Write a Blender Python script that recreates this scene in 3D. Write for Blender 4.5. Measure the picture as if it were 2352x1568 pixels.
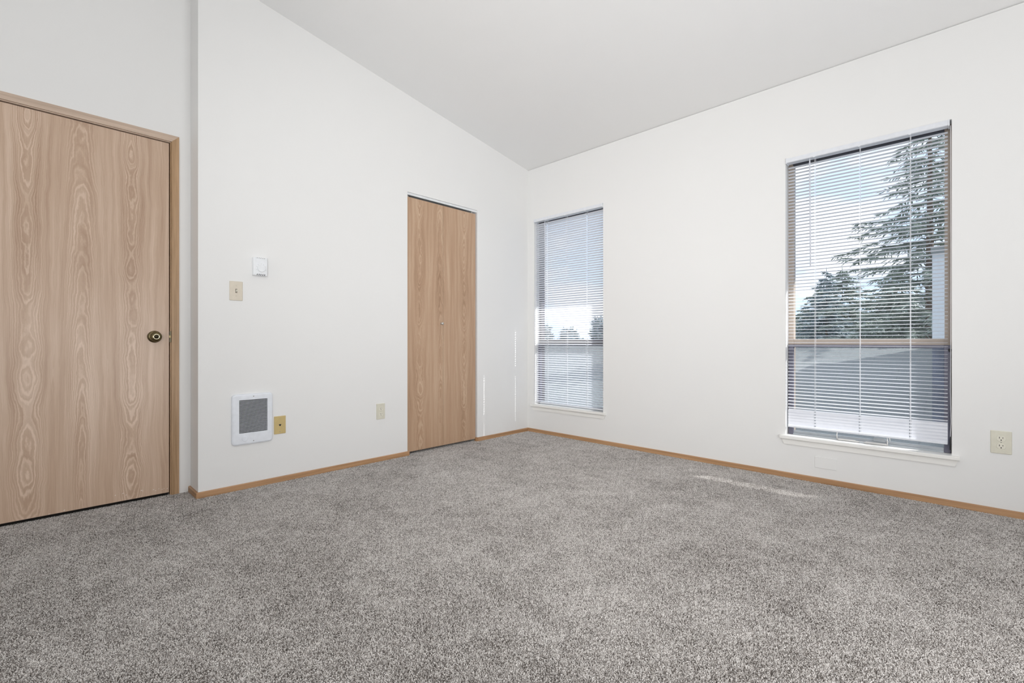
import bpy, bmesh, math, random
from mathutils import Vector, Matrix

scene = bpy.context.scene
for o in list(bpy.data.objects):
    bpy.data.objects.remove(o)
C = scene.collection
PI = math.pi
rad = math.radians

# ------------------------------------------------------------------ camera
F_PX = 1076.0
cam_d = bpy.data.cameras.new('camera')
cam_d.sensor_fit = 'HORIZONTAL'
cam_d.sensor_width = 36.0
cam_d.lens = F_PX / 2352.0 * 36.0
cam_d.clip_start = 0.02
cam_d.clip_end = 300
cam = bpy.data.objects.new('camera', cam_d)
C.objects.link(cam)
cam.location = (3.1211, -3.4594, 0.885)
cam.rotation_euler = (rad(90), 0, rad(44.0))
scene.camera = cam

# ------------------------------------------------------------------ world / view
scene.view_settings.view_transform = 'Standard'
scene.view_settings.look = 'None'
scene.view_settings.exposure = 0.0
scene.view_settings.gamma = 1.0
scene.view_settings.use_curve_mapping = False
scene.cycles.max_bounces = 12
scene.cycles.diffuse_bounces = 8
scene.cycles.transparent_max_bounces = 24
scene.cycles.sample_clamp_indirect = 6.0

world = bpy.data.worlds.new('sky')
scene.world = world
world.use_nodes = True
nt = world.node_tree
nt.nodes.clear()
wo = nt.nodes.new('ShaderNodeOutputWorld')
bg = nt.nodes.new('ShaderNodeBackground')
tc = nt.nodes.new('ShaderNodeTexCoord')
mp = nt.nodes.new('ShaderNodeMapping')
mp.inputs['Scale'].default_value = (1.0, 1.0, 2.6)
nz = nt.nodes.new('ShaderNodeTexNoise')
nz.inputs['Scale'].default_value = 5.5
nz.inputs['Detail'].default_value = 8
nz.inputs['Roughness'].default_value = 0.55
rp = nt.nodes.new('ShaderNodeValToRGB')
rp.color_ramp.elements[0].position = 0.44
rp.color_ramp.elements[0].color = (0.62, 0.76, 0.95, 1)
rp.color_ramp.elements[1].position = 0.60
rp.color_ramp.elements[1].color = (1.0, 1.0, 1.0, 1)
nt.links.new(tc.outputs['Generated'], mp.inputs['Vector'])
nt.links.new(mp.outputs[0], nz.inputs['Vector'])
nt.links.new(nz.outputs['Fac'], rp.inputs[0])
nt.links.new(rp.outputs[0], bg.inputs['Color'])
bg.inputs['Strength'].default_value = 1.4
nt.links.new(bg.outputs[0], wo.inputs[0])

# ------------------------------------------------------------------ sun and added fill lights
sun_d = bpy.data.lights.new('sun', 'SUN')
sun_d.energy = 8.0
sun_d.angle = rad(0.53)
sun_d.color = (1.0, 0.97, 0.93)
sun = bpy.data.objects.new('sun', sun_d)
C.objects.link(sun)
sun.rotation_euler = Vector((-1.12, -1.0, -1.02)).to_track_quat('-Z', 'Y').to_euler()
sun.location = (6, 6, 6)

def area(name, loc, target, sx, sy, energy, color=(1, 1, 1)):
    d = bpy.data.lights.new(name, 'AREA')
    d.shape = 'RECTANGLE'
    d.size = sx
    d.size_y = sy
    d.energy = energy
    d.color = color
    o = bpy.data.objects.new(name, d)
    C.objects.link(o)
    o.location = loc
    o.rotation_euler = (Vector(target) - Vector(loc)).to_track_quat('-Z', 'Y').to_euler()
    return o
# added fill lights out of view, balanced to even out the room brightness
FILL_LIGHTS = [
    ('fill_rear', (3.72, -4.4, 0.9), (2.2, -2.8, 3.0), 1.0, 40, 180, (0.98, 0.985, 1.0)),
    ('fill_side', (4.0, -2.3, 0.7), (1.5, -1.6, 2.8), 1.0, 33, 180, (0.98, 0.985, 1.0)),
    ('fill_corner', (3.7, -4.4, 2.0), (0.2, -0.2, 1.5), 0.6, 5.2, 60, (1.0, 0.99, 0.975)),
    ('fill_ceiling', (3.8, -4.0, 0.9), (0.7, -0.8, 2.6), 0.6, 1.6, 60, (0.98, 0.985, 1.0)),
    ('fill_window_wall', (0.9, -4.6, 2.0), (1.8, 0.0, 1.4), 0.6, 4.8, 85, (1.0, 0.99, 0.975)),
    ('fill_floor', (3.6, -4.4, 2.6), (1.4, -1.0, 0.0), 0.6, 3.0, 60, (1.0, 0.99, 0.975)),
]
for n_, l_, t_, s_, e_, sp_, c_ in FILL_LIGHTS:
    area(n_, l_, t_, s_, s_, e_, c_).data.spread = rad(sp_)

# ------------------------------------------------------------------ material helpers
class NT:
    def __init__(s, name):
        s.m = bpy.data.materials.new(name)
        s.m.use_nodes = True
        s.t = s.m.node_tree
        s.b = s.t.nodes['Principled BSDF']
        s.out = s.t.nodes['Material Output']
    def n(s, k, **kw):
        nd = s.t.nodes.new(k)
        for a, v in kw.items():
            setattr(nd, a, v)
        return nd
    def link(s, a, b):
        s.t.links.new(a, b)
    def put(s, v, sock):
        if isinstance(v, (int, float)):
            sock.default_value = v
        elif isinstance(v, tuple):
            sock.default_value = v
        else:
            s.link(v, sock)
    def math(s, op, a, b=0.0, c=0.0):
        nd = s.n('ShaderNodeMath', operation=op)
        s.put(a, nd.inputs[0]); s.put(b, nd.inputs[1]); s.put(c, nd.inputs[2])
        return nd.outputs[0]
    def noise(s, vec, scale, detail=2.0, rough=0.5, stretch=None):
        if stretch:
            mp = s.n('ShaderNodeMapping')
            mp.inputs['Scale'].default_value = stretch
            s.link(vec, mp.inputs['Vector'])
            vec = mp.outputs[0]
        nd = s.n('ShaderNodeTexNoise')
        nd.inputs['Scale'].default_value = scale
        nd.inputs['Detail'].default_value = detail
        nd.inputs['Roughness'].default_value = rough
        s.link(vec, nd.inputs['Vector'])
        return nd.outputs['Fac']
    def ramp(s, fac, stops):
        nd = s.n('ShaderNodeValToRGB')
        cr = nd.color_ramp
        cr.elements[0].position, cr.elements[1].position = stops[0][0], stops[-1][0]
        cr.elements[0].color = (*stops[0][1], 1); cr.elements[1].color = (*stops[-1][1], 1)
        for p, c in stops[1:-1]:
            e = cr.elements.new(p); e.color = (*c, 1)
        s.link(fac, nd.inputs[0])
        return nd.outputs[0]
    def mix(s, fac, a, b, blend='MIX'):
        nd = s.n('ShaderNodeMix', data_type='RGBA', blend_type=blend)
        s.put(fac, nd.inputs[0]); s.put(a, nd.inputs[6]); s.put(b, nd.inputs[7])
        return nd.outputs[2]
    def bump(s, h, strength, dist):
        nd = s.n('ShaderNodeBump')
        nd.inputs['Strength'].default_value = strength
        nd.inputs['Distance'].default_value = dist
        s.link(h, nd.inputs['Height'])
        s.link(nd.outputs[0], s.b.inputs['Normal'])
    def obj(s):
        return s.n('ShaderNodeTexCoord').outputs['Object']

def simple(name, col, rough=0.5, metal=0.0, spec=0.5, var=0.03, scale=40):
    s = NT(name)
    v = s.noise(s.obj(), scale, 3)
    a = tuple(max(0, c * (1 - var)) for c in col); b = tuple(min(1, c * (1 + var)) for c in col)
    s.link(s.ramp(v, [(0.3, a), (0.7, b)]), s.b.inputs['Base Color'])
    s.b.inputs['Roughness'].default_value = rough
    s.b.inputs['Metallic'].default_value = metal
    s.b.inputs['Specular IOR Level'].default_value = spec
    return s.m

def paint(name, col, bumpd=0.0006):
    s = NT(name)
    co = s.obj()
    v = s.noise(co, 1.3, 2)
    a = tuple(c * 0.992 for c in col)
    s.link(s.ramp(v, [(0.3, a), (0.7, col)]), s.b.inputs['Base Color'])
    s.b.inputs['Roughness'].default_value = 0.62
    s.b.inputs['Specular IOR Level'].default_value = 0.3
    s.bump(s.noise(co, 120, 3, 0.6), 0.25, bumpd)
    return s.m

M = {}
M['wall'] = paint('wall_paint', (0.79, 0.79, 0.782))
M['ceil'] = paint('ceiling_paint', (0.84, 0.84, 0.835), 0.001)
M['sill'] = paint('sill_gloss_paint', (0.83, 0.825, 0.80), 0.0002)
M['trackwhite'] = simple('white_aluminium', (0.78, 0.80, 0.82), 0.35, 0.2)
M['blind'] = simple('blind_white', (0.73, 0.75, 0.79), 0.35)
def slatmat():
    s = NT('blind_vinyl')
    col = s.ramp(s.noise(s.obj(), 30, 2), [(0.3, (0.82, 0.825, 0.85)), (0.7, (0.86, 0.865, 0.89))])
    s.link(col, s.b.inputs['Base Color']); s.b.inputs['Roughness'].default_value = 0.35
    t = s.n('ShaderNodeBsdfTranslucent'); t.inputs[0].default_value = (0.88, 0.90, 0.96, 1)
    mx = s.n('ShaderNodeMixShader'); mx.inputs[0].default_value = 0.33
    s.link(s.b.outputs[0], mx.inputs[1]); s.link(t.outputs[0], mx.inputs[2]); s.link(mx.outputs[0], s.out.inputs[0])
    return s.m
M['slat'] = slatmat()
M['cord'] = simple('blind_cord', (0.86, 0.86, 0.88), 0.7)
M['wand'] = simple('wand_plastic', (0.62, 0.64, 0.70), 0.15)
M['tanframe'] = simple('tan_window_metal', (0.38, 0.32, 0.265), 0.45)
M['tanshade'] = simple('shaded_tan_metal', (0.07, 0.065, 0.075), 0.45)  # darkened copy of the tan frame, its shade put into the colour
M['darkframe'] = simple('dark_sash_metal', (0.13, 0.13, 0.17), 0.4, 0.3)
M['headshade'] = simple('shaded_frame_head', (0.04, 0.038, 0.05), 0.5)  # near-black colour stands in for the shade under the window head
M['alu'] = simple('grey_aluminium', (0.42, 0.45, 0.48), 0.35, 0.6)
M['latch'] = simple('latch_metal', (0.72, 0.71, 0.70), 0.3, 0.7)
M['black'] = simple('black_plastic', (0.012, 0.012, 0.013), 0.45)
M['dark'] = simple('dark_void', (0.02, 0.017, 0.015), 0.8)
M['ivory'] = simple('ivory_plastic', (0.66, 0.60, 0.50), 0.35)
M['slotbrown'] = simple('brown_slot', (0.20, 0.165, 0.125), 0.6)
M['ivory2'] = simple('ivory_outlet_plastic', (0.66, 0.64, 0.54), 0.35)
M['ivoryface'] = simple('ivory_receptacle_plastic', (0.72, 0.70, 0.60), 0.3)
M['goldtan'] = simple('tan_plastic', (0.56, 0.43, 0.19), 0.4)
M['whiteplastic'] = simple('white_plastic', (0.80, 0.82, 0.84), 0.35)
M['heatwhite'] = simple('white_enamel', (0.76, 0.79, 0.84), 0.3)
M['screw'] = simple('screw_metal', (0.35, 0.34, 0.33), 0.35, 0.8)
M['nickel'] = simple('brushed_nickel', (0.62, 0.60, 0.56), 0.28, 0.9)
M['brass'] = simple('antique_brass', (0.17, 0.135, 0.07), 0.3, 0.95, var=0.25, scale=60)
M['brassdark'] = simple('dark_antique_brass', (0.06, 0.05, 0.03), 0.3, 0.8)
M['brasslight'] = simple('polished_brass_ring', (0.80, 0.74, 0.55), 0.2, 0.95)

# flush door laminate: flat-sawn rings cut by the leaf, one column of cathedral arches per heart
def laminate(name, columns, light, mid, dark, lam=0.0105):
    """columns: (y centre, d0, slope, noise seed, noise amplitude)"""
    s = NT(name)
    co = s.obj()
    sep = s.n('ShaderNodeSeparateXYZ'); s.link(co, sep.inputs[0])
    Y, Z = sep.outputs[1], sep.outputs[2]
    warp = s.noise(co, 1.0, 3, 0.5, (1, 5.0, 2.2))
    warp2 = s.noise(co, 1.0, 3, 0.6, (1, 36, 13))
    wob = s.math('ADD', s.math('MULTIPLY', s.math('SUBTRACT', warp, 0.5), 0.05),
                 s.math('MULTIPLY', s.math('SUBTRACT', warp2, 0.5), 0.020))
    total = None; dist = None
    for (yc, d0, sl, seed, amp) in columns:
        cv = s.n('ShaderNodeCombineXYZ')
        s.link(Z, cv.inputs[2]); cv.inputs[0].default_value = seed
        dn = s.noise(cv.outputs[0], 2.3, 2.0, 0.55)
        d = s.math('ADD', s.math('MULTIPLY_ADD', Z, sl, d0), s.math('MULTIPLY', s.math('SUBTRACT', dn, 0.5), amp))
        cx = s.math('MULTIPLY', s.math('SUBTRACT', s.math('ADD', Y, s.math('MULTIPLY', s.math('SUBTRACT', warp, .5), .025)), yc), 2.1)
        ax = s.math('ABSOLUTE', cx); dist = ax if dist is None else s.math('MINIMUM', dist, ax)
        r = s.math('SQRT', s.math('ADD', s.math('MULTIPLY', cx, cx), s.math('MULTIPLY', d, d)))
        total = r if total is None else s.math('SMOOTH_MIN', total, r, 0.03)
    ph = s.math('MULTIPLY', s.math('ADD', total, wob), 2 * PI / lam)
    def ring_noise(freq, seed, detail):
        c = s.n('ShaderNodeCombineXYZ')
        s.link(s.math('MULTIPLY', s.math('ADD', total, wob), freq), c.inputs[0])
        s.link(s.math('MULTIPLY', Z, 1.1), c.inputs[1]); c.inputs[2].default_value = seed
        return s.noise(c.outputs[0], 1.0, detail, 0.6)
    wv = ring_noise(140.0, 4.0, 3)
    wv2 = ring_noise(30.0, 9.0, 2)
    wv3 = s.math('MULTIPLY_ADD', s.math('SINE', ph), 0.5, 0.5)
    # rings fade away from the hearts
    near = s.math('SUBTRACT', 1.0, s.math('MULTIPLY', s.math('SUBTRACT', dist, 0.055), 9.0))
    nd = s.n('ShaderNodeClamp'); s.link(near, nd.inputs[0]); nd.inputs[2].default_value = 1.0; nd.inputs[1].default_value = 0.16
    near = nd.outputs[0]
    fine = s.noise(co, 1.0, 5, 0.65, (1, 210, 7))
    broad = s.noise(co, 1.0, 3, 0.5, (1, 17, 0.9))
    v = s.math('ADD', s.math('MULTIPLY', s.math('SUBTRACT', wv, 0.5), 0.54), s.math('MULTIPLY', s.math('SUBTRACT', s.math('POWER', wv3, 2.0), 0.37), 0.20))
    v = s.math('MULTIPLY', v, near)
    v = s.math('ADD', s.math('ADD', v, 0.14), s.math('MULTIPLY', wv2, 0.50))
    v = s.math('ADD', v, s.math('MULTIPLY', fine, 0.22))
    v = s.math('ADD', v, s.math('MULTIPLY', broad, 0.45))
    colr = s.ramp(v, [(0.44, dark), (0.70, mid), (0.96, light)])
    s.link(colr, s.b.inputs['Base Color'])
    s.b.inputs['Roughness'].default_value = 0.36
    s.b.inputs['Specular IOR Level'].default_value = 0.5
    s.bump(fine, 0.15, 0.0004)
    return s.m
M['door'] = laminate('entry_door_laminate',
    [(-3.459, 0.16, -0.045, 3.1, 0.16), (-3.262, 0.015, 0.085, 7.7, 0.035), (-3.059, 0.14, -0.04, 12.9, 0.17)],
    (0.69, 0.535, 0.42), (0.53, 0.38, 0.275), (0.39, 0.255, 0.17))
M['closet'] = laminate('closet_door_laminate',
    [(-1.277, 0.17, -0.05, 21.3, 0.15), (-1.075, 0.02, 0.07, 27.7, 0.05), (-0.815, 0.15, -0.045, 33.9, 0.16)],
    (0.57, 0.41, 0.285), (0.455, 0.30, 0.195), (0.33, 0.20, 0.12))

def oak(name, axis, light, dark):
    s = NT(name)
    st = [120, 120, 120]; st[axis] = 3.0
    co = s.obj()
    a = s.noise(co, 1.0, 5, 0.65, tuple(st))
    st2 = [30, 30, 30]; st2[axis] = 0.9
    b = s.noise(co, 1.0, 3, 0.5, tuple(st2))
    v = s.math('ADD', s.math('MULTIPLY', a, 0.55), s.math('MULTIPLY', b, 0.45))
    s.link(s.ramp(v, [(0.36, dark), (0.62, light)]), s.b.inputs['Base Color'])
    s.b.inputs['Roughness'].default_value = 0.42
    s.bump(a, 0.2, 0.0004)
    return s.m
M['oak_x'] = oak('oak_trim_along_x', 0, (0.50, 0.295, 0.155), (0.31, 0.165, 0.075))
M['oak_y'] = oak('oak_trim_along_y', 1, (0.50, 0.295, 0.155), (0.31, 0.165, 0.075))
M['oak_z'] = oak('oak_trim_upright', 2, (0.50, 0.325, 0.185), (0.30, 0.18, 0.085))
M['oak_head'] = oak('oak_trim_head', 1, (0.60, 0.47, 0.37), (0.42, 0.31, 0.235))

# carpet: twisted cut pile in mixed greys and beiges
def carpet():
    s = NT('cut_pile_carpet')
    oi = s.n('ShaderNodeAttribute', attribute_name='tuft')
    pos = s.n('ShaderNodeNewGeometry').outputs['Position']
    big = s.noise(pos, 1.7, 4, 0.6)
    med = s.noise(pos, 9, 3, 0.6)
    sh = s.math('ADD', s.math('MULTIPLY', s.math('SUBTRACT', big, 0.5), 0.5), s.math('MULTIPLY', s.math('SUBTRACT', med, 0.5), 0.45))
    v = s.math('ADD', oi.outputs['Fac'], sh)
    s.link(s.ramp(v, [(0.0, (0.12, 0.104, 0.092)), (0.30, (0.34, 0.313, 0.292)), (0.60, (0.59, 0.56, 0.535)), (1.0, (0.83, 0.80, 0.775))]), s.b.inputs['Base Color'])
    s.b.inputs['Roughness'].default_value = 0.95
    s.b.inputs['Specular IOR Level'].default_value = 0.1
    return s.m
M['backing'] = simple('carpet_backing', (0.16, 0.145, 0.13), 0.95, spec=0.05)
M['carpet'] = carpet()

def glassmat(name, tint, refl):
    s = NT(name)
    t = s.n('ShaderNodeBsdfTransparent'); t.inputs[0].default_value = (*tint, 1)
    g = s.n('ShaderNodeBsdfGlossy'); g.inputs['Roughness'].default_value = 0.02
    mx = s.n('ShaderNodeMixShader'); mx.inputs[0].default_value = refl
    s.link(t.outputs[0], mx.inputs[1]); s.link(g.outputs[0], mx.inputs[2])
    s.link(mx.outputs[0], s.out.inputs[0])
    return s.m
M['glass'] = glassmat('window_glass', (0.97, 0.985, 1.0), 0.025)
def screenmat():
    s = NT('insect_screen')
    t = s.n('ShaderNodeBsdfTransparent'); t.inputs[0].default_value = (1, 1, 1, 1)
    d = s.n('ShaderNodeBsdfDiffuse'); d.inputs[0].default_value = (0.36, 0.38, 0.40, 1)
    mx = s.n('ShaderNodeMixShader'); mx.inputs[0].default_value = 0.33
    s.link(t.outputs[0], mx.inputs[1]); s.link(d.outputs[0], mx.inputs[2])
    s.link(mx.outputs[0], s.out.inputs[0])
    return s.m
M['screen'] = screenmat()

M['siding'] = simple('pale_siding', (0.62, 0.66, 0.70), 0.7)
M['siding_shade'] = simple('shaded_siding', (0.075, 0.095, 0.15), 0.7, var=0.3, scale=6)  # dark blue stands in for shade on the lower house wall
M['bark'] = simple('bark', (0.16, 0.12, 0.09), 0.9, var=0.4, scale=14)
def needles(name, a, b):
    s = NT(name)
    v = s.noise(s.obj(), 3.0, 3)
    s.link(s.ramp(v, [(0.3, a), (0.7, b)]), s.b.inputs['Base Color'])
    s.b.inputs['Roughness'].default_value = 0.6
    return s.m
M['spruce'] = needles('spruce_needles', (0.15, 0.19, 0.17), (0.30, 0.35, 0.30))
M['spruce2'] = needles('bluish_needles', (0.14, 0.19, 0.21), (0.26, 0.33, 0.35))
def shingles():
    s = NT('grey_roof_shingles')
    co = s.obj()
    br = s.n('ShaderNodeTexBrick')
    br.inputs['Scale'].default_value = 1.0
    br.inputs['Brick Width'].default_value = 0.33
    br.inputs['Row Height'].default_value = 0.14
    br.inputs['Mortar Size'].default_value = 0.006
    br.inputs['Color1'].default_value = (0.23, 0.245, 0.25, 1)
    br.inputs['Color2'].default_value = (0.20, 0.215, 0.22, 1)
    br.inputs['Mortar'].default_value = (0.16, 0.17, 0.18, 1)
    s.link(co, br.inputs['Vector'])
    moss = s.noise(co, 2.2, 5, 0.65)
    c = s.mix(s.math('MULTIPLY', moss, 0.6), br.outputs['Color'], (0.27, 0.295, 0.27, 1.0))
    s.link(c, s.b.inputs['Base Color'])
    s.b.inputs['Roughness'].default_value = 0.9
    return s.m
M['shingle'] = shingles()
M['ground'] = simple('lawn', (0.10, 0.13, 0.07), 0.9, var=0.3, scale=2)

# ------------------------------------------------------------------ mesh helpers
def obj(name, bm, mat, parent=None, smooth=False, recalc=True):
    me = bpy.data.meshes.new(name)
    if recalc:
        bmesh.ops.recalc_face_normals(bm, faces=bm.faces[:])
    bm.to_mesh(me); bm.free()
    if smooth:
        for p in me.polygons: p.use_smooth = True
    me.materials.append(mat)
    o = bpy.data.objects.new(name, me)
    C.objects.link(o)
    if parent is not None: o.parent = parent
    return o
def empty(name, loc=(0, 0, 0), rz=0.0):
    o = bpy.data.objects.new(name, None); C.objects.link(o)
    o.location = loc; o.rotation_euler = (0, 0, rz); o.empty_display_size = 0.05
    return o
def tag(o, label, cat=None, group=None):
    o['label'] = label
    if cat: o['category'] = cat
    if group: o['group'] = group
    return o
def structure(o, label=None, cat=None):
    o['kind'] = 'structure'
    if label: o['label'] = label
    if cat: o['category'] = cat
    return o
def B(): return bmesh.new()
def box(bm, x0, x1, y0, y1, z0, z1, bev=0.0):
    vs = [bm.verts.new((x, y, z)) for x in (x0, x1) for y in (y0, y1) for z in (z0, z1)]
    idx = [(0, 1, 3, 2), (4, 6, 7, 5), (0, 4, 5, 1), (2, 3, 7, 6), (0, 2, 6, 4), (1, 5, 7, 3)]
    fs = [bm.faces.new([vs[i] for i in f]) for f in idx]
    if bev > 0:
        es = {e for f in fs for e in f.edges}
        bmesh.ops.bevel(bm, geom=list(es), offset=bev, segments=2, affect='EDGES', profile=0.5)
def prism(bm, pts, vec):
    """polygon pts (3d) extruded by vec"""
    a = [bm.verts.new(p) for p in pts]
    b = [bm.verts.new(Vector(p) + Vector(vec)) for p in pts]
    bm.faces.new(a); bm.faces.new(b[::-1])
    n = len(pts)
    for i in range(n):
        bm.faces.new((a[i], a[(i + 1) % n], b[(i + 1) % n], b[i]))
def tube(bm, pts, r, seg=8, cap=True):
    pts = [Vector(p) for p in pts]
    rings = []
    for i, p in enumerate(pts):
        d = (pts[min(i + 1, len(pts) - 1)] - pts[max(i - 1, 0)]).normalized()
        up = Vector((0, 0, 1)) if abs(d.z) < 0.9 else Vector((1, 0, 0))
        u = d.cross(up).normalized(); v = d.cross(u)
        rr = r[i] if isinstance(r, (list, tuple)) else r
        rings.append([bm.verts.new(p + (u * math.cos(t) + v * math.sin(t)) * rr) for t in [2 * PI * k / seg for k in range(seg)]])
    for a, b in zip(rings, rings[1:]):
        for k in range(seg):
            bm.faces.new((a[k], a[(k + 1) % seg], b[(k + 1) % seg], b[k]))
    if cap:
        bm.faces.new(rings[0][::-1]); bm.faces.new(rings[-1])
def lathe_y(bm, prof, cx=0, cz=0, seg=32, y0=0.0):
    """profile (radius, distance towards the viewer = -y)"""
    rings = []
    for r, d in prof:
        if r < 1e-6:
            rings.append([bm.verts.new((cx, y0 - d, cz))])
        else:
            rings.append([bm.verts.new((cx + r * math.cos(2 * PI * k / seg), y0 - d, cz + r * math.sin(2 * PI * k / seg))) for k in range(seg)])
    for a, b in zip(rings, rings[1:]):
        for k in range(seg):
            q = [a[k % len(a)], a[(k + 1) % len(a)], b[(k + 1) % len(b)], b[k % len(b)]]
            q2 = []
            for v in q:
                if v not in q2: q2.append(v)
            if len(q2) > 2: bm.faces.new(q2)
    if len(rings[0]) > 1: bm.faces.new(rings[0])
def rrect(w, h, r, seg=5, cx=0, cz=0):
    pts = []
    for (sx, sz, a0) in ((1, 1, 0), (-1, 1, 90), (-1, -1, 180), (1, -1, 270)):
        for k in range(seg + 1):
            a = rad(a0 + 90 * k / seg)
            pts.append((cx + sx * (w / 2 - r) + r * math.cos(a), cz + sz * (h / 2 - r) + r * math.sin(a)))
    return pts
def loft(bm, loops, cap0=True, cap1=True):
    """loops: list of (list of (x,z), y)"""
    rs = [[bm.verts.new((x, y, z)) for x, z in pts] for pts, y in loops]
    n = len(rs[0])
    for a, b in zip(rs, rs[1:]):
        for i in range(n):
            bm.faces.new((a[i], a[(i + 1) % n], b[(i + 1) % n], b[i]))
    if cap0: bm.faces.new(rs[0])
    if cap1: bm.faces.new(rs[-1][::-1])
def plate(bm, w, h, t, r=0.004, b=0.002, cx=0, cz=0, y0=0.0):
    r2 = max(r - b, 0.0006)
    loft(bm, [(rrect(w, h, r, 4, cx, cz), y0), (rrect(w, h, r, 4, cx, cz), y0 - t + b),
              (rrect(w - b * 0.7, h - b * 0.7, r2, 4, cx, cz), y0 - t + b * 0.3),
              (rrect(w - 2 * b, h - 2 * b, r2, 4, cx, cz), y0 - t)])
def plate_hole(bm, w, h, t, r, b, hw, hh, hr, hcx, hcz, y0=0.0):
    loft(bm, [(rrect(w, h, r, 6), y0), (rrect(w, h, r, 6), y0 - t + b),
              (rrect(w - b * 0.6, h - b * 0.6, r, 6), y0 - t + b * 0.35),
              (rrect(w - 2 * b, h - 2 * b, r - b * 0.5, 6), y0 - t),
              (rrect(hw, hh, hr, 6, hcx, hcz), y0 - t), (rrect(hw, hh, hr, 6, hcx, hcz), y0 - 0.001)], True, False)

# ------------------------------------------------------------------ the room
PILE_N = 76
CL0, CL1, CLZ = -1.400, -0.672, 2.052     # closet opening
XR, YF = 4.45, -4.95           # right-hand and rear extents of the room
CS = 0.161                     # ceiling slope, rising away from the window wall
CZ = 2.583
def ceil_z(y): return CZ - CS * y
DX = -0.18                     # plane of the entry-door wall
JY = -2.786                    # the outside corner between the two planes
WT = 0.15                      # outer wall thickness

bm = B(); box(bm, -1.4, XR, YF, 0.0, -0.12, -0.008)
structure(obj('floor', bm, M['backing']), 'grey carpeted floor of the room', 'floor')
# the cut pile itself: a 20 cm square of bent yarn tufts, laid edge to edge over the floor
def pile_square():
    rnd = random.Random(77)
    verts, faces, val = [], [], []
    T, N = 0.2, PILE_N
    for i in range(N):
        for j in range(N):
            x = (i + 0.5 + rnd.uniform(-.45, .45)) / N * T - T / 2
            y = (j + 0.5 + rnd.uniform(-.45, .45)) / N * T - T / 2
            a = rnd.uniform(0, 2 * PI); a2 = a + rnd.uniform(-1.3, 1.3)
            l1, l2 = rnd.uniform(0.0006, 0.0026), rnd.uniform(0.0008, 0.0035)
            h1, h2 = rnd.uniform(0.0040, 0.0060), rnd.uniform(0.0005, 0.0030)
            z0 = -0.0085
            P0 = (x, y, z0); P1 = (x + l1 * math.cos(a), y + l1 * math.sin(a), z0 + h1)
            P2 = (P1[0] + l2 * math.cos(a2), P1[1] + l2 * math.sin(a2), z0 + h1 + h2)
            r = rnd.uniform(0.00095, 0.0014)
            c = rnd.random(); ph = rnd.uniform(0, PI)
            b = len(verts)
            for (px, py, pz), rr in ((P0, r * .9), (P1, r), (P2, r * .6)):
                for k in range(4):
                    t = ph + k * PI / 2
                    verts.append((px + rr * math.cos(t), py + rr * math.sin(t), pz + (rr * 0.4 * math.cos(t - a2) * -1)))
                    val.append(c)
            for s_ in (0, 4):
                for k in range(4):
                    faces.append((b + s_ + k, b + s_ + (k + 1) % 4, b + s_ + 4 + (k + 1) % 4, b + s_ + 4 + k))
            faces.append((b + 8, b + 9, b + 10, b + 11))
    me = bpy.data.meshes.new('carpet_pile')
    me.from_pydata(verts, [], faces)
    at = me.attributes.new('tuft', 'FLOAT', 'POINT')
    at.data.foreach_set('value', val)
    me.materials.append(M['carpet'])
    for p_ in me.polygons: p_.use_smooth = True
    return me
pile = bpy.data.objects.new('carpet_pile', pile_square())
C.objects.link(pile)
pile.location = (2.0, -2.2, 0)
tag(pile, 'grey beige flecked cut pile carpet covering the whole floor', 'carpet'); pile['kind'] = 'stuff'
ng = bpy.data.node_groups.new('pile_squares', 'GeometryNodeTree')
ng.interface.new_socket('Geometry', in_out='INPUT', socket_type='NodeSocketGeometry')
ng.interface.new_socket('Geometry', in_out='OUTPUT', socket_type='NodeSocketGeometry')
gi = ng.nodes.new('NodeGroupInput'); go = ng.nodes.new('NodeGroupOutput')
grid = ng.nodes.new('GeometryNodeMeshGrid')
grid.inputs['Size X'].default_value = 4.2; grid.inputs['Size Y'].default_value = 4.2
grid.inputs['Vertices X'].default_value = 22; grid.inputs['Vertices Y'].default_value = 22
ip = ng.nodes.new('GeometryNodeInstanceOnPoints')
ri = ng.nodes.new('FunctionNodeRandomValue'); ri.data_type = 'INT'; ri.inputs['Min'].default_value = 0
for sk in ri.inputs:
    if sk.type == 'INT' and sk.name == 'Min': sk.default_value = 0
    if sk.type == 'INT' and sk.name == 'Max': sk.default_value = 3
mu = ng.nodes.new('ShaderNodeMath'); mu.operation = 'MULTIPLY'; mu.inputs[1].default_value = PI / 2
cx_ = ng.nodes.new('ShaderNodeCombineXYZ')
L_ = ng.links.new
L_(grid.outputs['Mesh'], ip.inputs['Points']); L_(gi.outputs[0], ip.inputs['Instance'])
L_(ri.outputs[2], mu.inputs[0]); L_(mu.outputs[0], cx_.inputs[2]); L_(cx_.outputs[0], ip.inputs['Rotation'])
L_(ip.outputs['Instances'], go.inputs[0])
gm = pile.modifiers.new('pile', 'NODES'); gm.node_group = ng

bm = B()
prism(bm, [(-0.4, YF, ceil_z(YF)), (-0.4, WT, ceil_z(WT)), (-0.4, WT, ceil_z(WT) + 0.14), (-0.4, YF, ceil_z(YF) + 0.14)], (XR + 0.4, 0, 0))
structure(obj('ceiling', bm, M['ceil']), 'white painted ceiling sloping up away from the window wall', 'ceiling')

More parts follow.
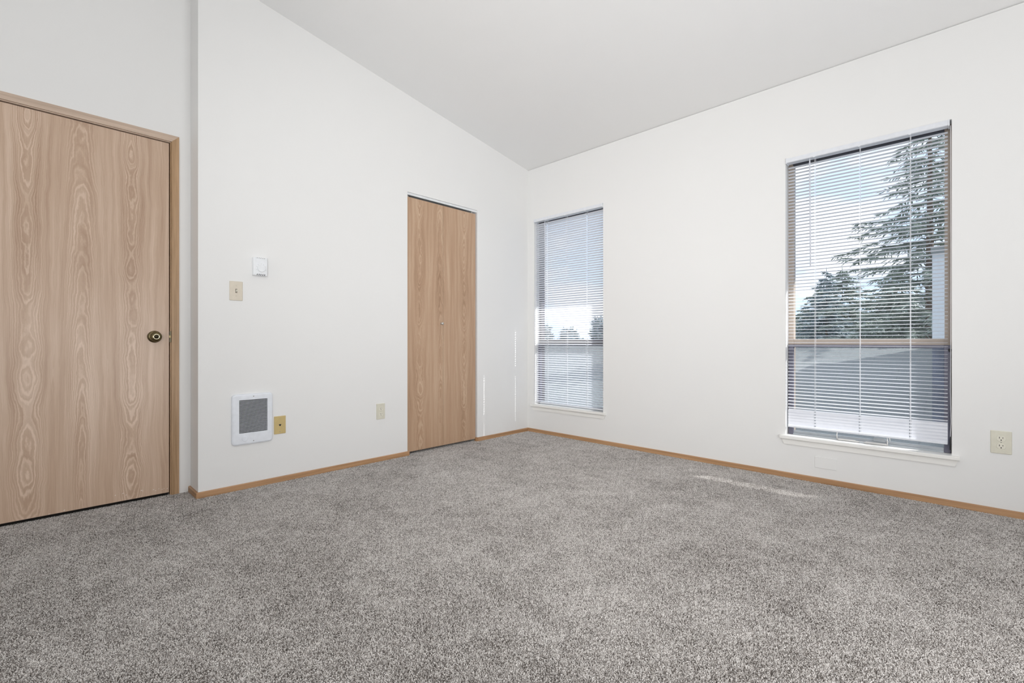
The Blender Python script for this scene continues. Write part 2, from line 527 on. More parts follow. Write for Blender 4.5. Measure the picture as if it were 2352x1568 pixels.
# window openings on the window wall
W1 = (0.083, 0.875)
W2 = (2.276, 3.072)
WZ0, WZ1 = 0.255, 2.082
zt = ceil_z(WT) + 0.02
bm = B()
for x0, x1 in ((-0.4, W1[0]), (W1[1], W2[0]), (W2[1], XR)):
    box(bm, x0, x1, 0, WT, -0.12, zt)
for x0, x1 in (W1, W2):
    box(bm, x0, x1, 0, WT, -0.12, WZ0)
    box(bm, x0, x1, 0, WT, WZ1, zt)
bmesh.ops.remove_doubles(bm, verts=bm.verts[:], dist=1e-5)
structure(obj('wall_right', bm, M['wall'], recalc=False), 'white wall with the two tall windows', 'wall')

def ywall(bm, x0, x1, y0, y1, z0, z1=None):
    za = ceil_z(y0) if z1 is None else z1
    zb = ceil_z(y1) if z1 is None else z1
    prism(bm, [(x0, y0, z0), (x0, y1, z0), (x0, y1, zb), (x0, y0, za)], (x1 - x0, 0, 0))

bm = B()
ywall(bm, -0.12, 0, CL1, 0, -0.12)
ywall(bm, -0.12, 0, CL0, CL1, CLZ)
ywall(bm, -0.12, 0, JY, CL0, -0.12)
ywall(bm, DX - 0.12, -0.12, JY, JY + 0.12, -0.12)
structure(obj('wall_left', bm, M['wall']), 'white wall holding the folding closet door', 'wall')
D0, D1, DZ = -3.705, -2.884, 2.034        # entry door opening
bm = B()
ywall(bm, DX - 0.12, DX, D1, JY, -0.12)
ywall(bm, DX - 0.12, DX, D0, D1, DZ)
ywall(bm, DX - 0.12, DX, YF, D0, -0.12)
structure(obj('wall_far_left', bm, M['wall']), 'recessed white wall holding the entry door', 'wall')
bm = B(); box(bm, DX - 0.12, XR, YF - 0.12, YF, -0.12, ceil_z(YF) + 0.05)
structure(obj('wall_rear', bm, M['wall']), 'white wall behind the camera', 'wall')
bm = B(); ywall(bm, XR, XR + 0.12, YF, WT, -0.12)
structure(obj('wall_far_right', bm, M['wall']), 'white wall to the right of the camera', 'wall')
# unlit closet and hall behind the two doors
bm = B()
box(bm, -0.80, -0.76, CL0 - 0.2, CL1 + 0.2, 0, 2.35)
box(bm, -0.76, -0.12, CL0 - 0.24, CL0 - 0.2, 0, 2.35)
box(bm, -0.76, -0.12, CL1 + 0.2, CL1 + 0.24, 0, 2.35)
box(bm, -0.80, -0.12, CL0 - 0.24, CL1 + 0.24, 2.35, 2.39)
structure(obj('wall_closet', bm, M['dark']))
bm = B()
box(bm, -1.34, -1.30, D0 - 0.2, D1 + 0.1, 0, 2.35)
box(bm, -1.30, DX - 0.12, D0 - 0.24, D0 - 0.2, 0, 2.35)
box(bm, -1.30, DX - 0.12, D1 + 0.06, D1 + 0.1, 0, 2.35)
box(bm, -1.34, DX - 0.12, D0 - 0.24, D1 + 0.1, 2.35, 2.39)
structure(obj('wall_hall', bm, M['dark']))

# baseboards
BH, BT = 0.031, 0.011
def baseboard(name, pts, nrm, mat, label):
    """strip along pts[0]-pts[1], standing out along nrm, eased top edge"""
    a, b = Vector(pts[0]), Vector(pts[1]); n = Vector(nrm)
    bm = B()
    prof = [(0, -0.008), (BT, -0.008), (BT, BH - 0.004), (BT - 0.004, BH), (0, BH)]
    prism(bm, [a + n * d + Vector((0, 0, z)) for d, z in prof], b - a)
    structure(obj(name, bm, mat), label, 'baseboard')
baseboard('baseboard_right', ((BT, 0, 0), (XR, 0, 0)), (0, -1, 0), M['oak_x'], 'low oak baseboard under the two windows')
baseboard('baseboard_left', ((0, CL1, 0), (0, 0, 0)), (1, 0, 0), M['oak_y'], 'short oak baseboard between closet and corner')
baseboard('baseboard_middle', ((0, JY - BT, 0), (0, CL0 + 0.012, 0)), (1, 0, 0), M['oak_y'], 'oak baseboard running from the jog to the closet door')
baseboard('baseboard_jog', ((DX, JY, 0), (0.0, JY, 0)), (0, -1, 0), M['oak_x'], 'short oak baseboard on the end of the wall jog')
baseboard('baseboard_closet', ((-0.03, CL1, 0), (0.0, CL1, 0)), (0, -1, 0), M['oak_x'], 'oak baseboard return at the closet opening')

# ------------------------------------------------------------------ door_1: entry door
d1 = structure(empty('door_1', (DX, (D0 + D1) / 2, 0)), 'flat wood grain entry door with a brass knob', 'door')
def world_child(o, root):
    o.parent = root
    o.matrix_parent_inverse = Matrix.Translation(-Vector(root.location))
    return o
bm = B()
box(bm, DX - 0.035, DX + 0.000, D0 + 0.004, D1 - 0.0055, 0.016, DZ - 0.007, 0.0012)
leaf = world_child(obj('door_leaf', bm, M['door']), d1)
# paint flecks chipped on the lower edge of the leaf
random.seed(4)
bm = B()
for y, z, w, h in ((-3.13, .052, .006, .004), (-3.10, .055, .008, .003), (-3.085, .043, .006, .004), (-3.02, .053, .010, .004), (-3.013, .049, .006, .003),
                   (-2.965, .045, .007, .004), (-2.955, .038, .006, .003), (-2.94, .045, .005, .003), (-2.925, .038, .006, .003), (-2.915, .041, .004, .003),
                   (-2.90, .037, .005, .005), (-3.33, .022, .006, .006), (-3.385, .019, .007, .003)):
    prism(bm, [(DX + 0.0001, y, z), (DX + 0.0001, y + w * .6, z + h * .3), (DX + 0.0001, y + w, z + h), (DX + 0.0001, y + w * .3, z + h * .8)], (0.0006, 0, 0))
tag(world_child(obj('paint_chip', bm, M['sill']), d1), 'small white chips along the bottom edge')
# jamb (a thin line of wood round the leaf) and mitred casing
def mitred(name, x0, x1, ya, yb, zt_, inner, outer, root, mz, mh):
    """U-shaped frame standing on the floor: widths inner..outer away from the opening edge"""
    bm = B()
    for s, y in ((1, yb), (-1, ya)):
        prism(bm, [(x0, y + s * inner, 0.0), (x0, y + s * outer, 0.0), (x0, y + s * outer, zt_ + outer), (x0, y + s * inner, zt_ + inner)], (x1 - x0, 0, 0))
        world_child(obj(name, bm, mz), root); bm = B()
    prism(bm, [(x0, ya - inner, zt_ + inner), (x0, yb + inner, zt_ + inner), (x0, yb + outer, zt_ + outer), (x0, ya - outer, zt_ + outer)], (x1 - x0, 0, 0))
    world_child(obj(name, bm, mh), root)
mitred('door_jamb', DX - 0.12, DX + 0.001, D0, D1, DZ, -0.0008, 0.0055, d1, M['oak_z'], M['oak_head'])
mitred('door_casing', DX - 0.001, DX + 0.0095, D0, D1, DZ, 0.005, 0.041, d1, M['oak_z'], M['oak_head'])
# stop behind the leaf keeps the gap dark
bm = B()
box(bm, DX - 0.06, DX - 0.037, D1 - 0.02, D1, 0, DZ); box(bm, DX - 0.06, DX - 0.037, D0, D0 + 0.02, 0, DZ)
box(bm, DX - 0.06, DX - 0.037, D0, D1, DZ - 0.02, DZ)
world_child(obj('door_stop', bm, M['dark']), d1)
# knob
kr = empty('door_knob', (DX, -2.957, 0.912), PI / 2); kr.parent = d1; kr.matrix_parent_inverse = Matrix.Translation(-Vector(d1.location))
bm = B()
lathe_y(bm, [(0.0335, 0.0), (0.0335, 0.003), (0.031, 0.006), (0.024, 0.0085), (0.014, 0.011), (0.0115, 0.016), (0.0115, 0.026), (0.014, 0.030)], seg=40)
obj('rosette', bm, M['brass'], kr, True)
bm = B()
lathe_y(bm, [(0.012, 0.027), (0.020, 0.031), (0.0265, 0.039), (0.0275, 0.046), (0.0255, 0.052), (0.019, 0.0565), (0.0150, 0.0575)], seg=40)
obj('grip', bm, M['brass'], kr, True)
bm = B()
lathe_y(bm, [(0.0150, 0.0565), (0.0150, 0.0592), (0.0125, 0.060), (0.0110, 0.0585)], seg=36)
obj('ring', bm, M['brasslight'], kr, True)
bm = B()
lathe_y(bm, [(0.0115, 0.056), (0.0112, 0.0592), (0.006, 0.0600), (0.0055, 0.0612), (0, 0.0615)], seg=30)
obj('lock_button', bm, M['brassdark'], kr, True)
bm = B()
box(bm, DX - 0.03, DX + 0.0022, D1 - 0.004, D1 + 0.0052, 0.880, 0.945, 0.001)
tag(world_child(obj('strike_plate', bm, M['brassdark']), d1), 'dark metal strike plate')
bm = B()
box(bm, DX - 0.02, DX + 0.0030, D1 - 0.006, D1 + 0.003, 0.906, 0.920, 0.001)
world_child(obj('latch_bolt', bm, M['brass']), d1)

# ------------------------------------------------------------------ door_2: folding closet door
d2 = structure(empty('door_2', (0, (CL0 + CL1) / 2, 0)), 'two-leaf folding closet door with wood grain and a small nickel knob', 'door')
FX = -0.012
for y0, y1 in ((CL0 + 0.003, -1.0445), (-1.0425, CL1 - 0.012)):
    bm = B(); box(bm, FX - 0.028, FX, y0, y1, 0.019, 2.019, 0.001)
    world_child(obj('door_leaf', bm, M['closet']), d2)
bm = B()
box(bm, FX - 0.035, FX, CL0 + 0.001, CL1 - 0.001, CLZ - 0.0065, CLZ - 0.0005)
box(bm, FX + 0.0002, FX + 0.004, CL0 + 0.001, CL1 - 0.001, CLZ - 0.019, CLZ - 0.0005)
world_child(obj('track', bm, M['trackwhite']), d2)
for y in (CL0 + 0.022, CL1 - 0.045):
    bm = B(); tube(bm, [(FX - 0.014, y, 2.0185), (FX - 0.014, y, CLZ - 0.006)], 0.004, 10)
    world_child(obj('pivot_pin', bm, M['latch']), d2)
ck = empty('knob', (FX, -1.066, 1.034), PI / 2); ck.parent = d2; ck.matrix_parent_inverse = Matrix.Translation(-Vector(d2.location))
ck.name = 'closet_knob'
bm = B(); lathe_y(bm, [(0.0085, 0), (0.0085, 0.002), (0.0045, 0.004), (0.004, 0.012), (0.006, 0.016)], seg=24)
obj('stem', bm, M['nickel'], ck, True)
bm = B(); lathe_y(bm, [(0.005, 0.013), (0.0095, 0.016), (0.0120, 0.021), (0.0110, 0.026), (0.006, 0.0285), (0, 0.029)], seg=28)
obj('grip', bm, M['nickel'], ck, True)

# ------------------------------------------------------------------ windows
RAILZ = (0.865, 0.902)
def window(n, x0, x1, label, fmat='tanframe', screen=True):
    root = structure(empty(n, ((x0 + x1) / 2, 0.05, WZ0)), label, 'window')
    def put(name, bm, mat, lab=None, smooth=False):
        o = world_child(obj(name, bm, mat, None, smooth), root)
        if lab: o['label'] = lab
        return o
    f = 0.030
    bm = B()
    box(bm, x0, x0 + f, 0.075, 0.125, 0.272, WZ1); box(bm, x1 - f, x1, 0.075, 0.125, 0.272, WZ1)
    box(bm, x0 + f, x1 - f, 0.080, 0.125, RAILZ[0], RAILZ[1])
    put('window_frame', bm, M[fmat], ('tan' if fmat == 'tanframe' else 'shade-darkened tan') + ' metal window frame')
    bm = B(); box(bm, x0 + f, x1 - f, 0.060, 0.125, WZ1 - 0.034, WZ1); put('frame_head', bm, M['headshade'], 'window frame head, coloured dark for the shade there')
    bm = B(); box(bm, x0 + f, x1 - f, 0.100, 0.104, RAILZ[1], WZ1 - 0.035); put('pane', bm, M['glass'])
    # lower sash
    a, b, z0, z1 = x0 + 0.004, x1 - 0.004, 0.272, RAILZ[0]
    bm = B()
    box(bm, a, a + 0.028, 0.058, 0.080, z0, z1, 0.002); box(bm, b - 0.028, b, 0.058, 0.080, z0, z1, 0.002)
    box(bm, a + 0.028, b - 0.028, 0.058, 0.080, z1 - 0.016, z1)
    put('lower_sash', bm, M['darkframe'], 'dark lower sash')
    bm = B()
    box(bm, a + 0.028, b - 0.028, 0.052, 0.080, z0, z0 + 0.010); box(bm, a + 0.028, b - 0.028, 0.064, 0.080, z0 + 0.010, z0 + 0.026)
    put('bottom_rail', bm, M['alu'], 'grey aluminium bottom rail')
    bm = B(); box(bm, a + 0.028, b - 0.028, 0.068, 0.071, z0 + 0.024, z1 - 0.014); put('pane', bm, M['glass'])
    if screen:
        bm = B(); f_ = [bm.verts.new(q) for q in ((x0 + .01, .128, .272), (x1 - .01, .128, .272), (x1 - .01, .128, RAILZ[0]), (x0 + .01, .128, RAILZ[0]))]; bm.faces.new(f_); put('insect_screen', bm, M['screen'])
    # stool (inside sill) and bevelled apron below it
    ex0, ex1 = x0 - 0.028, x1 + 0.031
    bm = B()
    prism(bm, [(x0, 0.075, 0.252), (x0, -0.001, 0.252), (x0, -0.001, 0.272), (x0, 0.075, 0.272)], (x1 - x0, 0, 0))
    prism(bm, [(ex0, 0.0, 0.252), (ex0, -0.028, 0.252), (ex0, -0.030, 0.255), (ex0, -0.030, 0.269), (ex0, -0.027, 0.272), (ex0, 0.0, 0.272)], (ex1 - ex0, 0, 0))
    put('window_sill', bm, M['sill'], 'white projecting window sill')
    bm = B()
    prism(bm, [(x0 - 0.020, 0, 0.252), (x1 + 0.025, 0, 0.252), (x1 + 0.012, 0, 0.216), (x0 - 0.007, 0, 0.216)], (0, -0.010, 0))
    put('apron', bm, M['sill'])
    return root
w1 = window('window_1', W1[0], W1[1], 'narrow tall window near the room corner', 'tanshade')
w2 = window('window_2', W2[0], W2[1], 'tall window in front of the spruce tree')

# folding latch on the sill rail of the nearer window
la = empty('sash_latch', (2.674, 0.045, 0.272)); la.parent = w2; la.matrix_parent_inverse = Matrix.Translation(-Vector(w2.location))
bm = B()
tube(bm, [(-0.121, 0.0, 0.062), (-0.124, -0.002, 0.030), (-0.121, -0.004, 0.004)], 0.0032, 8)
tube(bm, [(0.121, 0.0, 0.062), (0.122, -0.002, 0.030), (0.124, -0.004, 0.002)], 0.0032, 8)
tube(bm, [(0.131, 0.002, 0.062), (0.134, 0.0, 0.030)], 0.003, 8)
obj('arm', bm, M['latch'], la, True)
bm = B()
box(bm, -0.125, 0.125, -0.004, 0.002, 0.003, 0.010, 0.001)
box(bm, -0.115, -0.03, -0.006, -0.002, 0.010, 0.0135, 0.0008)
box(bm, 0.02, 0.118, -0.006, -0.002, 0.010, 0.0135, 0.0008)
obj('bar', bm, M['latch'], la)
bm = B(); box(bm, -0.012, 0.012, -0.010, 0.0, 0.0, 0.007, 0.0015); obj('pivot', bm, M['alu'], la)
bm = B(); plate(bm, 0.060, 0.026, 0.004, 0.010, 0.001, 0.085, 0.030, 0.012); obj('handle', bm, M['alu'], la)
bm = B(); box(bm, 3.058, 3.0715, 0.028, 0.060, 0.830, 0.846, 0.004)
tag(world_child(obj('side_latch', bm, M['black']), w2), 'black latch on the right stile')

# ------------------------------------------------------------------ blinds
def blind(name, x0, x1, zrail_bottom, tilt, ladders, wand_x, wand_z, closed, label):
    """tilt: degrees, far edge down; closed: number of lowest slats lying shut"""
    YC = 0.024
    root = empty(name, ((x0 + x1) / 2, 0.03, WZ1 - 0.012))
    tag(root, label, 'window blind', 'white mini blinds in the two windows')
    def put(nm, bm, mat, smooth=False, lab=None, parent=None):
        o = world_child(obj(nm, bm, mat, None, smooth, recalc=True), root)
        if lab: o['label'] = lab
        return o
    hz1 = WZ1 - 0.001; hz0 = hz1 - 0.030
    bm = B()
    prism(bm, [(x0 + .003, -0.008, hz0 + .003), (x0 + .003, -0.004, hz0), (x0 + .003, 0.044, hz0), (x0 + .003, 0.048, hz0 + .003), (x0 + .003, 0.048, hz1 - 0.001), (x0 + .003, -0.008, hz1 - 0.001)], (x1 - x0 - .006, 0, 0))
    put('headrail', bm, M['blind'])
    for xe in (x0, x1 - 0.006):
        bm = B(); box(bm, xe, xe + 0.006, -0.011, 0.050, hz0 - 0.004, hz1, 0.0008)
        put('end_bracket', bm, M['blind'])
    pitch = 0.0212
    zb = zrail_bottom
    z_first = zb + 0.012
    n_total = int((hz0 - 0.012 - z_first) / pitch)
    holes = sorted(ladders)
    # x strips with cord holes
    xs = [x0 + 0.008]
    for hx in holes: xs += [hx - 0.005, hx + 0.005]
    xs.append(x1 - 0.008)
    hole_ids = {1, 3, 5} if closed else {1, 5}
    bm = B()
    W = 0.025
    NS = 6
    for k in range(n_total + 3):
        z = z_first + (k + 0.6) * pitch if k >= closed else z_first + (k + 0.45) * 0.0178
        if k >= closed: z = z_first + closed * 0.0178 + (k - closed + 0.45) * pitch
        if z > hz0 - 0.009: break
        th = rad(tilt) if k >= closed else -rad(62 - 3 * k)
        if closed and k == closed: th = -rad(28)
        if k >= closed and closed: th = rad(tilt - 15.0 * max(0.0, min(1.0, (1.15 - z) / 0.65)))
        th += rad(random.uniform(-0.8, 0.8))
        prof = []
        for j in range(NS + 1):
            u = (j / NS - 0.5) * W                 # far edge positive
            crown = 0.0022 * (1 - (2 * u / W) ** 2)
            yy = u * math.cos(th) + crown * math.sin(th)
            zz = -u * math.sin(th) + crown * math.cos(th)
            prof.append((YC + yy, z + zz))
        sag = random.uniform(-0.0006, 0.0006)
        grid = [[bm.verts.new((x, y, zz + sag * math.sin(i))) for (y, zz) in prof] for i, x in enumerate(xs)]
        for i in range(len(xs) - 1):
            for j in range(NS):
                if i in hole_ids and j in (2, 3): continue
                bm.faces.new((grid[i][j], grid[i + 1][j], grid[i + 1][j + 1], grid[i][j + 1]))
    o = put('slats', bm, M['slat'], True)
    bm = B(); box(bm, x0 + 0.008, x1 - 0.008, YC - 0.0125, YC + 0.0125, zb, zb + 0.009, 0.002)
    put('bottom_rail', bm, M['blind'])
    for hx in holes:
        bm = B()
        for yy in (YC - 0.0135, YC + 0.0135):
            tube(bm, [(hx, yy, zb + 0.004), (hx, yy, hz0 + 0.001)], 0.0007, 6)
        tube(bm, [(hx + 0.003, YC, zb + 0.004), (hx + 0.003, YC, hz0 + 0.001)], 0.0009, 6)
        put('ladder_cord', bm, M['cord'])
        bm = B(); box(bm, hx - 0.006, hx + 0.006, -0.0095, -0.002, hz0 - 0.003, hz0 + 0.004, 0.0006); put('cord_guide', bm, M['blind'])
    bm = B()
    tube(bm, [(wand_x, -0.002, hz0 - 0.004), (wand_x, -0.004, hz0 - 0.03), (wand_x + 0.004, -0.004, wand_z)], [0.002, 0.0042, 0.0042], 8)
    put('tilt_wand', bm, M['wand'], lab='clear plastic tilt wand')
    bm = B()
    xc = x1 - 0.02
    return root, put
random.seed(11)
bl1, put1 = blind('mini_blind', W1[0] + 0.002, W1[1] - 0.002, 0.287, 27, (0.231, 0.467, 0.691), 0.222, 1.236, 0,
      'white mini blind with nearly closed slats reaching the sill, in the narrow corner window')
bl2, put2 = blind('mini_blind', W2[0] + 0.003, W2[1] - 0.008, 0.325, 6, (2.438, 2.669, 2.900), 2.414, 1.360, 6,
      'white mini blind with open slats stopping above the sill, in the window nearest the camera')
# lift cord hanging at the right end of the nearer blind
bm = B()
tube(bm, [(3.0675, 0.004, 2.05), (3.0685, 0.004, 1.4), (3.068, 0.003, 0.9), (3.0665, 0.004, 0.62), (3.069, 0.004, 0.45), (3.066, 0.004, 0.36)], 0.0011, 6)
put2('lift_cord', bm, M['cord'])
bm = B()
tube(bm, [(3.0675, 0.003, 0.372), (3.0665, 0.003, 0.352), (3.068, 0.003, 0.330), (3.066, 0.003, 0.300)], [0.0015, 0.0035, 0.0045, 0.003], 10)
put2('cord_tassel', bm, M['black'])

# ------------------------------------------------------------------ things on the walls
LEFT = PI / 2
def wall_thing(name, loc, rz, label, cat, group=None):
    return tag(empty(name, loc, rz), label, cat, group)
def screw(root, x, z, y=0.0, r=0.0032, mat='screw'):
    bm = B(); lathe_y(bm, [(r, 0), (r * .9, 0.0008), (0, 0.0012)], x, z, 16, y); obj('screw', bm, M[mat], root, True)

# thermostat
t = wall_thing('thermostat', (0, -2.467, 1.343), LEFT, 'white wall thermostat with a round dial, above the light switch', 'thermostat')
bm = B(); plate(bm, 0.080, 0.112, 0.026, 0.006, 0.004); obj('housing', bm, M['whiteplastic'], t)
bm = B(); lathe_y(bm, [(0.0225, 0.024), (0.0225, 0.0315), (0.021, 0.0335), (0, 0.0335)], 0.004, -0.011, 40); obj('dial', bm, M['whiteplastic'], t, False)
for zc, hh, tt in ((0.051, 0.005, -0.0263), (-0.050, 0.009, -0.0263)):
    for k in range(5):
        bm = B()
        x = -0.019 + k * 0.0105
        prism(bm, [(x - 0.0028, -0.0262, zc - hh / 2), (x + 0.0014, -0.0262, zc - hh / 2), (x + 0.0034, -0.0262, zc + hh / 2), (x - 0.0002, -0.0262, zc + hh / 2)], (0, -0.0002, 0))
        o = obj('vent_slot', bm, M['dark'] if zc < 0 else M['screw'], t)
for a in (-20, 25, 60, 90, 130, 160, 200):
    bm = B()
    c, s_ = math.cos(rad(a)), math.sin(rad(a))
    box(bm, 0.004 + 0.0275 * c - 0.0011, 0.004 + 0.0275 * c + 0.0011, -0.0263, -0.0260, -0.011 + 0.0275 * s_ - 0.0011, -0.011 + 0.0275 * s_ + 0.0011)
    obj('dial_mark', bm, M['screw'], t)

# light switch
t = wall_thing('light_switch', (0, -2.594, 1.186), LEFT, 'ivory toggle light switch below and left of the thermostat', 'light switch')
bm = B(); plate(bm, 0.070, 0.114, 0.0055, 0.003, 0.0025); obj('cover_plate', bm, M['ivory'], t)
bm = B(); plate(bm, 0.0105, 0.0245, 0.0006, 0.001, 0.0003, 0, 0, -0.0054); obj('slot', bm, M['slotbrown'], t)
bm = B()
prism(bm, [(-0.0035, -0.005, 0.008), (-0.0035, -0.005, -0.007), (-0.0035, -0.0145, 0.0005), (-0.0035, -0.0155, 0.006)], (0.007, 0, 0)); obj('toggle', bm, M['ivoryface'], t)
screw(t, 0, 0.030, -0.0054, 0.0025, 'ivory'); screw(t, 0, -0.030, -0.0054, 0.0025, 'ivory')

# wall heater
t = wall_thing('wall_heater', (0, -2.506, 0.417), LEFT, 'white fan wall heater with a black louvred grille low on the wall', 'heater')
bm = B(); plate_hole(bm, 0.228, 0.304, 0.017, 0.020, 0.009, 0.158, 0.199, 0.004, 0.003, 0.018); obj('cover', bm, M['heatwhite'], t)
bm = B(); box(bm, -0.078, 0.084, -0.004, -0.002, -0.083, 0.119); obj('recess', bm, M['black'], t)
bm = B()
n = 26
for k in range(n + 1):
    z = -0.0815 + k * 0.199 / n
    prism(bm, [(-0.077, -0.0160, z - 0.0014), (-0.077, -0.0168, z + 0.0006), (-0.077, -0.0140, z + 0.0014), (-0.077, -0.0130, z - 0.0006)], (0.160, 0, 0))
obj('grille', bm, M['heatwhite'], t)
bm = B(); lathe_y(bm, [(0.0155, 0.016), (0.0155, 0.0185), (0.0135, 0.0205), (0, 0.0205)], -0.046, -0.115, 32); obj('knob', bm, M['heatwhite'], t)
screw(t, 0.003, 0.136, -0.017); screw(t, 0.003, -0.133, -0.017)

# telephone jack
t = wall_thing('telephone_jack', (0, -2.346, 0.357), LEFT, 'tan telephone jack plate beside the wall heater', 'telephone jack')
bm = B(); plate(bm, 0.070, 0.112, 0.0045, 0.003, 0.002); obj('cover_plate', bm, M['goldtan'], t)
bm = B(); prism(bm, [(-0.007, -0.0045, 0.005), (0.007, -0.0045, 0.005), (0.006, -0.0045, -0.001), (0.002, -0.0045, -0.007), (-0.002, -0.0045, -0.007), (-0.006, -0.0045, -0.001)], (0, -0.0006, 0)); obj('socket', bm, M['black'], t)
screw(t, 0, -0.042, -0.0044, 0.0026); screw(t, 0, 0.042, -0.0044, 0.0016)

# outlets
def outlet(loc, rz, w, label):
    t = wall_thing('power_outlet', loc, rz, label, 'power outlet', 'ivory double power outlets')
    bm = B(); plate(bm, w, 0.116, 0.0055, 0.003, 0.0025); obj('cover_plate', bm, M['ivory2'], t)
    for zc in (0.0197, -0.0197):
        bm = B()
        pts = []
        for a in range(0, 360, 10):
            x = 0.0172 * math.cos(rad(a)); z = 0.0172 * math.sin(rad(a)); z = max(-0.0145, min(0.0145, z)); pts.append((x, zc + z))
        loft(bm, [(pts, -0.0050), (pts, -0.0068), ([(x * .96, zc + (z - zc) * .96) for x, z in pts], -0.0074)])
        r = obj('receptacle', bm, M['ivoryface'], t)
        for x, hh in ((-0.0064, 0.0085), (0.0064, 0.0068)):
            bm = B(); box(bm, x - 0.0011, x + 0.0011, -0.0077, -0.0072, zc + 0.004 - hh / 2, zc + 0.004 + hh / 2); obj('slot', bm, M['dark'], r)
        bm = B(); lathe_y(bm, [(0.0026, 0.0072), (0.0026, 0.0077), (0, 0.0077)], 0, zc - 0.0075, 16); obj('ground_hole', bm, M['dark'], r)
    screw(t, 0, 0, -0.0054, 0.0024)
    return t
outlet((0, -1.634, 0.367), LEFT, 0.070, 'ivory double power outlet between the wall heater and the closet door')
outlet((3.256, 0, 0.370), 0, 0.076, 'ivory double power outlet right of the nearer window')
# painted blank plate
t = wall_thing('blank_plate', (2.4995, 0, 0.126), 0, 'wall-coloured blank cover plate just above the baseboard under the nearer window', 'cover plate')
bm = B(); plate(bm, 0.116, 0.070, 0.004, 0.002, 0.0015); o = obj('cover_plate', bm, M['wall'], t)

# ------------------------------------------------------------------ outdoors
def outside(o, label, cat, group=None): return tag(o, label, cat, group)
# eave of this house over the windows
bm = B(); box(bm, -1.5, 6.0, WT, 1.43, 2.63, 2.70)
structure(obj('trim_1', bm, M['siding']), 'roof eave above the windows outside', 'eave')
bm = B(); box(bm, -60, 60, 0.6, 90, -3.2, -3.0)
structure(obj('floor_outside', bm, M['ground']), 'lawn far below the windows', 'ground')
# low shingled roof next door
bm = B()
prism(bm, [(-18, 0.55, -0.62), (-18, 6.0, 0.78), (-18, 6.0, 0.62), (-18, 0.55, -0.74)], (28, 0, 0))
o = obj('shingled_roof', bm, M['shingle']); tag(o, 'grey shingled lower roof seen through the bottom sashes', 'roof')
# pale pier of a neighbouring house, widened unseen to shade the low roof
t = tag(empty('neighboring_house', (2.95, 3.0, -3.0)), 'pale grey house corner at the right edge of the nearer window', 'building')
bm = B(); box(bm, 2.885, 8.5, 2.95, 6.2, 0.86, 1.78); world_child(obj('wall', bm, M['siding']), t)
bm = B(); box(bm, 2.885, 8.5, 2.95, 6.2, -3.0, 0.86); tag(world_child(obj('lower_wall', bm, M['siding_shade']), t), 'lower wall with its shade put into a dark blue colour')
bm = B(); prism(bm, [(2.875, 2.90, 1.78), (2.875, 6.3, 1.78), (2.875, 6.3, 1.86), (2.875, 2.90, 1.84)], (5.7, 0, 0)); world_child(obj('roof', bm, M['shingle']), t)

def spindle(bm, a, b, r):
    a, b = Vector(a), Vector(b)
    d = (b - a); m = a + d * 0.4
    u = d.cross(Vector((0, 0, 1)));
    if u.length < 1e-6: u = Vector((1, 0, 0))
    u.normalize(); v = d.cross(u).normalized()
    ring = [bm.verts.new(m + u * r * s + v * r * 0.6 * c) for s, c in ((1, 0), (0, 1), (-1, 0), (0, -1))]
    va, vb = bm.verts.new(a), bm.verts.new(b)
    for i in range(4):
        bm.faces.new((va, ring[i], ring[(i + 1) % 4])); bm.faces.new((vb, ring[(i + 1) % 4], ring[i]))
def conifer(x, y, ztop, k, seed, mat, label, name='spruce_tree', rmax=2.6, step=0.20, dens=1.0, zlow=-1.0):
    rnd = random.Random(seed)
    z0 = -3.0
    t = tag(empty(name, (x, y, z0)), label, 'tree', 'conifers outside the windows')
    bm = B(); H = ztop - z0
    tube(bm, [(0, 0, 0), (0, 0, H * 0.6), (0, 0, H - 0.1)], [0.020 * H * .6, 0.010 * H * .6, 0.004], 8)
    obj('trunk', bm, M['bark'], t)
    bm = B()
    z = ztop - 0.12
    spindle(bm, (0, 0, H - 0.25), (0, 0, H + 0.12), 0.012)
    while z > zlow:
        R = min(rmax, k * (ztop - z) * 0.9 + 0.05)
        nb = max(4, int(6 + R * 2))
        a0 = rnd.uniform(0, PI)
        for i in range(nb):
            a = a0 + 2 * PI * i / nb + rnd.uniform(-.3, .3)
            L = R * rnd.uniform(0.72, 1.2)
            droop = rnd.uniform(-0.02, 0.30) * L
            hb = z - z0 + rnd.uniform(-.08, .08)
            nseg = 5
            pts = []
            for s in range(nseg + 1):
                f = s / nseg
                pts.append(Vector((math.cos(a) * L * f, math.sin(a) * L * f, hb + 0.12 * L * f - (droop + 0.12 * L) * f * f + 0.10 * L * max(0, f - .75))))
            tube(bm, pts, [0.010 + 0.012 * (1 - s / nseg) for s in range(nseg)] + [0.003], 3, False)
            ntw = int(max(5, L / 0.036 * dens))
            for q in range(ntw):
                f = 0.12 + 0.88 * (q + rnd.random()) / ntw
                s = min(nseg - 1, int(f * nseg)); p = pts[s].lerp(pts[s + 1], f * nseg - s)
                for sd in (1, -1):
                    tl = rnd.uniform(0.06, 0.22) * (1.25 - f * 0.75) * min(1.3, 0.55 + L * .5)
                    aa = a + sd * rnd.uniform(0.5, 1.0)
                    e = p + Vector((math.cos(aa) * tl, math.sin(aa) * tl, rnd.uniform(-0.9, 0.25) * tl))
                    spindle(bm, p, e, (0.009 + 0.010 * rnd.random()) * (1 + max(0, y - 9) * 0.07))
            spindle(bm, pts[-2], pts[-1] + Vector((math.cos(a), math.sin(a), 0.2)) * 0.08, 0.022)
        z -= step * rnd.uniform(0.8, 1.2) * (0.6 + 0.4 * min(1, R))
    obj('foliage', bm, mat, t, recalc=False)
    return t
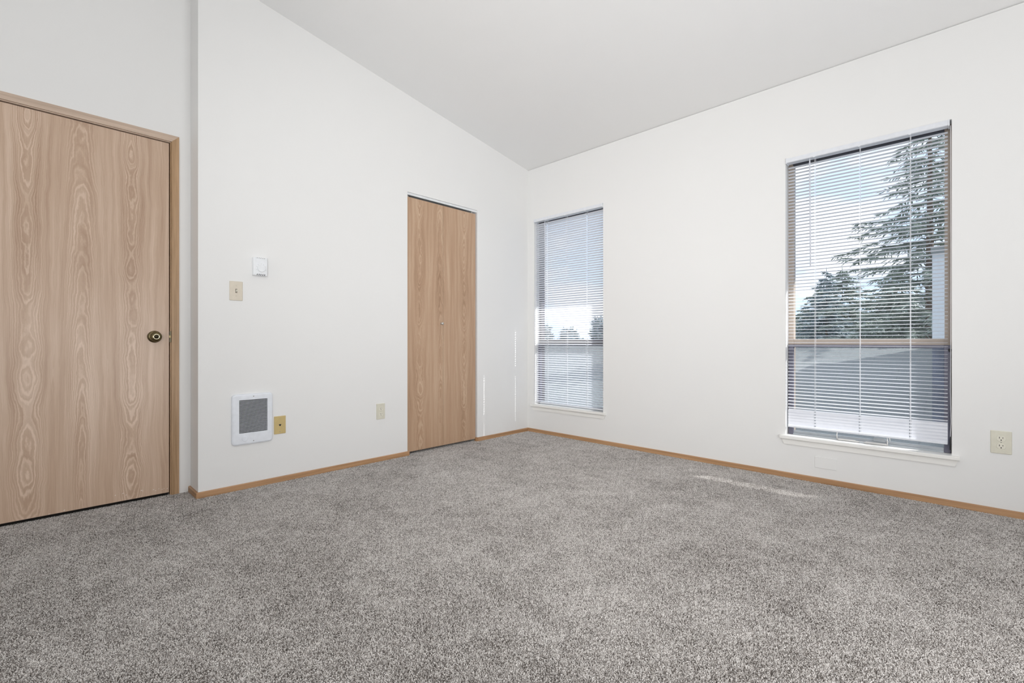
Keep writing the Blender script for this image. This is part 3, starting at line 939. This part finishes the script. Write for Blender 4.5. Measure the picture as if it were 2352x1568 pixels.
conifer(2.66, 8.2, 6.3, 0.36, 1, M['spruce'], 'tall dark spruce with drooping boughs filling the right of the nearer window', rmax=1.8, step=0.23, dens=1.25)
conifer(0.27, 12.5, 2.95, 0.50, 2, M['spruce2'], 'small pointed spruce top at the left of the nearer window', rmax=1.25, step=0.15, dens=1.6)
conifer(-3.6, 20.5, 3.6, 0.6, 3, M['spruce2'], 'low bluish conifer cut by the left frame of the nearer window', rmax=2.0, step=0.20, dens=1.6)
conifer(-0.05, 17.0, 3.55, 0.9, 4, M['spruce'], 'bushy conifer between the small spruce and the tall one', rmax=2.4, step=0.20, dens=1.8)
conifer(-2.7, 27.5, 4.0, 1.1, 5, M['spruce'], 'low broad conifer behind the small pointed spruce', rmax=3.6, step=0.24, dens=1.7)
conifer(1.08, 21.8, 4.15, 0.8, 6, M['spruce'], 'bushy dark conifer behind the foot of the tall spruce', rmax=1.9, step=0.17, dens=1.6)
# far tree line seen over the roof through the corner window
def roundtree(x, y, h, r, seed, label):
    rnd = random.Random(seed)
    t = tag(empty('distant_tree', (x, y, -3.0)), label, 'tree', 'distant tree line')
    bm = B(); tube(bm, [(0, 0, 0), (0, 0, h * 0.6)], [0.35, 0.15], 8); obj('trunk', bm, M['bark'], t)
    bm = B()
    cl = [(rnd.uniform(0, 2 * PI), rnd.uniform(0, 0.75) * r, rnd.uniform(0.3, 0.88)) for _ in range(16)]
    for a, rr, zz in cl:
        rr *= math.sqrt(max(0.1, 1 - (2 * zz - 1.1) ** 2)); cr = rnd.uniform(0.3, 0.45) * r
        c = Vector((rr * math.cos(a), rr * math.sin(a), h * zz))
        bmesh.ops.create_icosphere(bm, subdivisions=1, radius=cr * .75, matrix=Matrix.Translation(c))
        for q in range(90):
            d = Vector((rnd.gauss(0, 1), rnd.gauss(0, 1), rnd.gauss(0, 1) * .8)).normalized()
            spindle(bm, c + d * cr * 0.5, c + d * cr * rnd.uniform(0.95, 1.35) + Vector((rnd.uniform(-.1, .1), rnd.uniform(-.1, .1), rnd.uniform(-.1, .1))), 0.09)
    obj('foliage', bm, M['spruce2'], t, recalc=False)
LABS = ['small far tree in the corner window, behind its left slats', 'far tree in the corner window, left of the gap in the line',
        'rounded far tree at the middle of the corner window', 'taller far tree in the middle of the corner window',
        'broad far tree right of the middle of the corner window', 'tall dark far tree at the right of the corner window',
        'far tree at the extreme right behind the corner window']
for i, (x, h, r) in enumerate(((-35.5, 4.7, 3.0), (-33.0, 5.0, 3.0), (-30.2, 5.9, 2.6), (-28.6, 5.5, 2.4), (-26.8, 5.4, 2.6), (-24.6, 6.2, 2.6), (-22.3, 6.4, 2.8))):
    roundtree(x, 36 + (i % 2) * 8.5 + (i % 4 == 2) * 0.5, h * (1 + .1 * (i % 2)), r * .72, 50 + i, LABS[i])
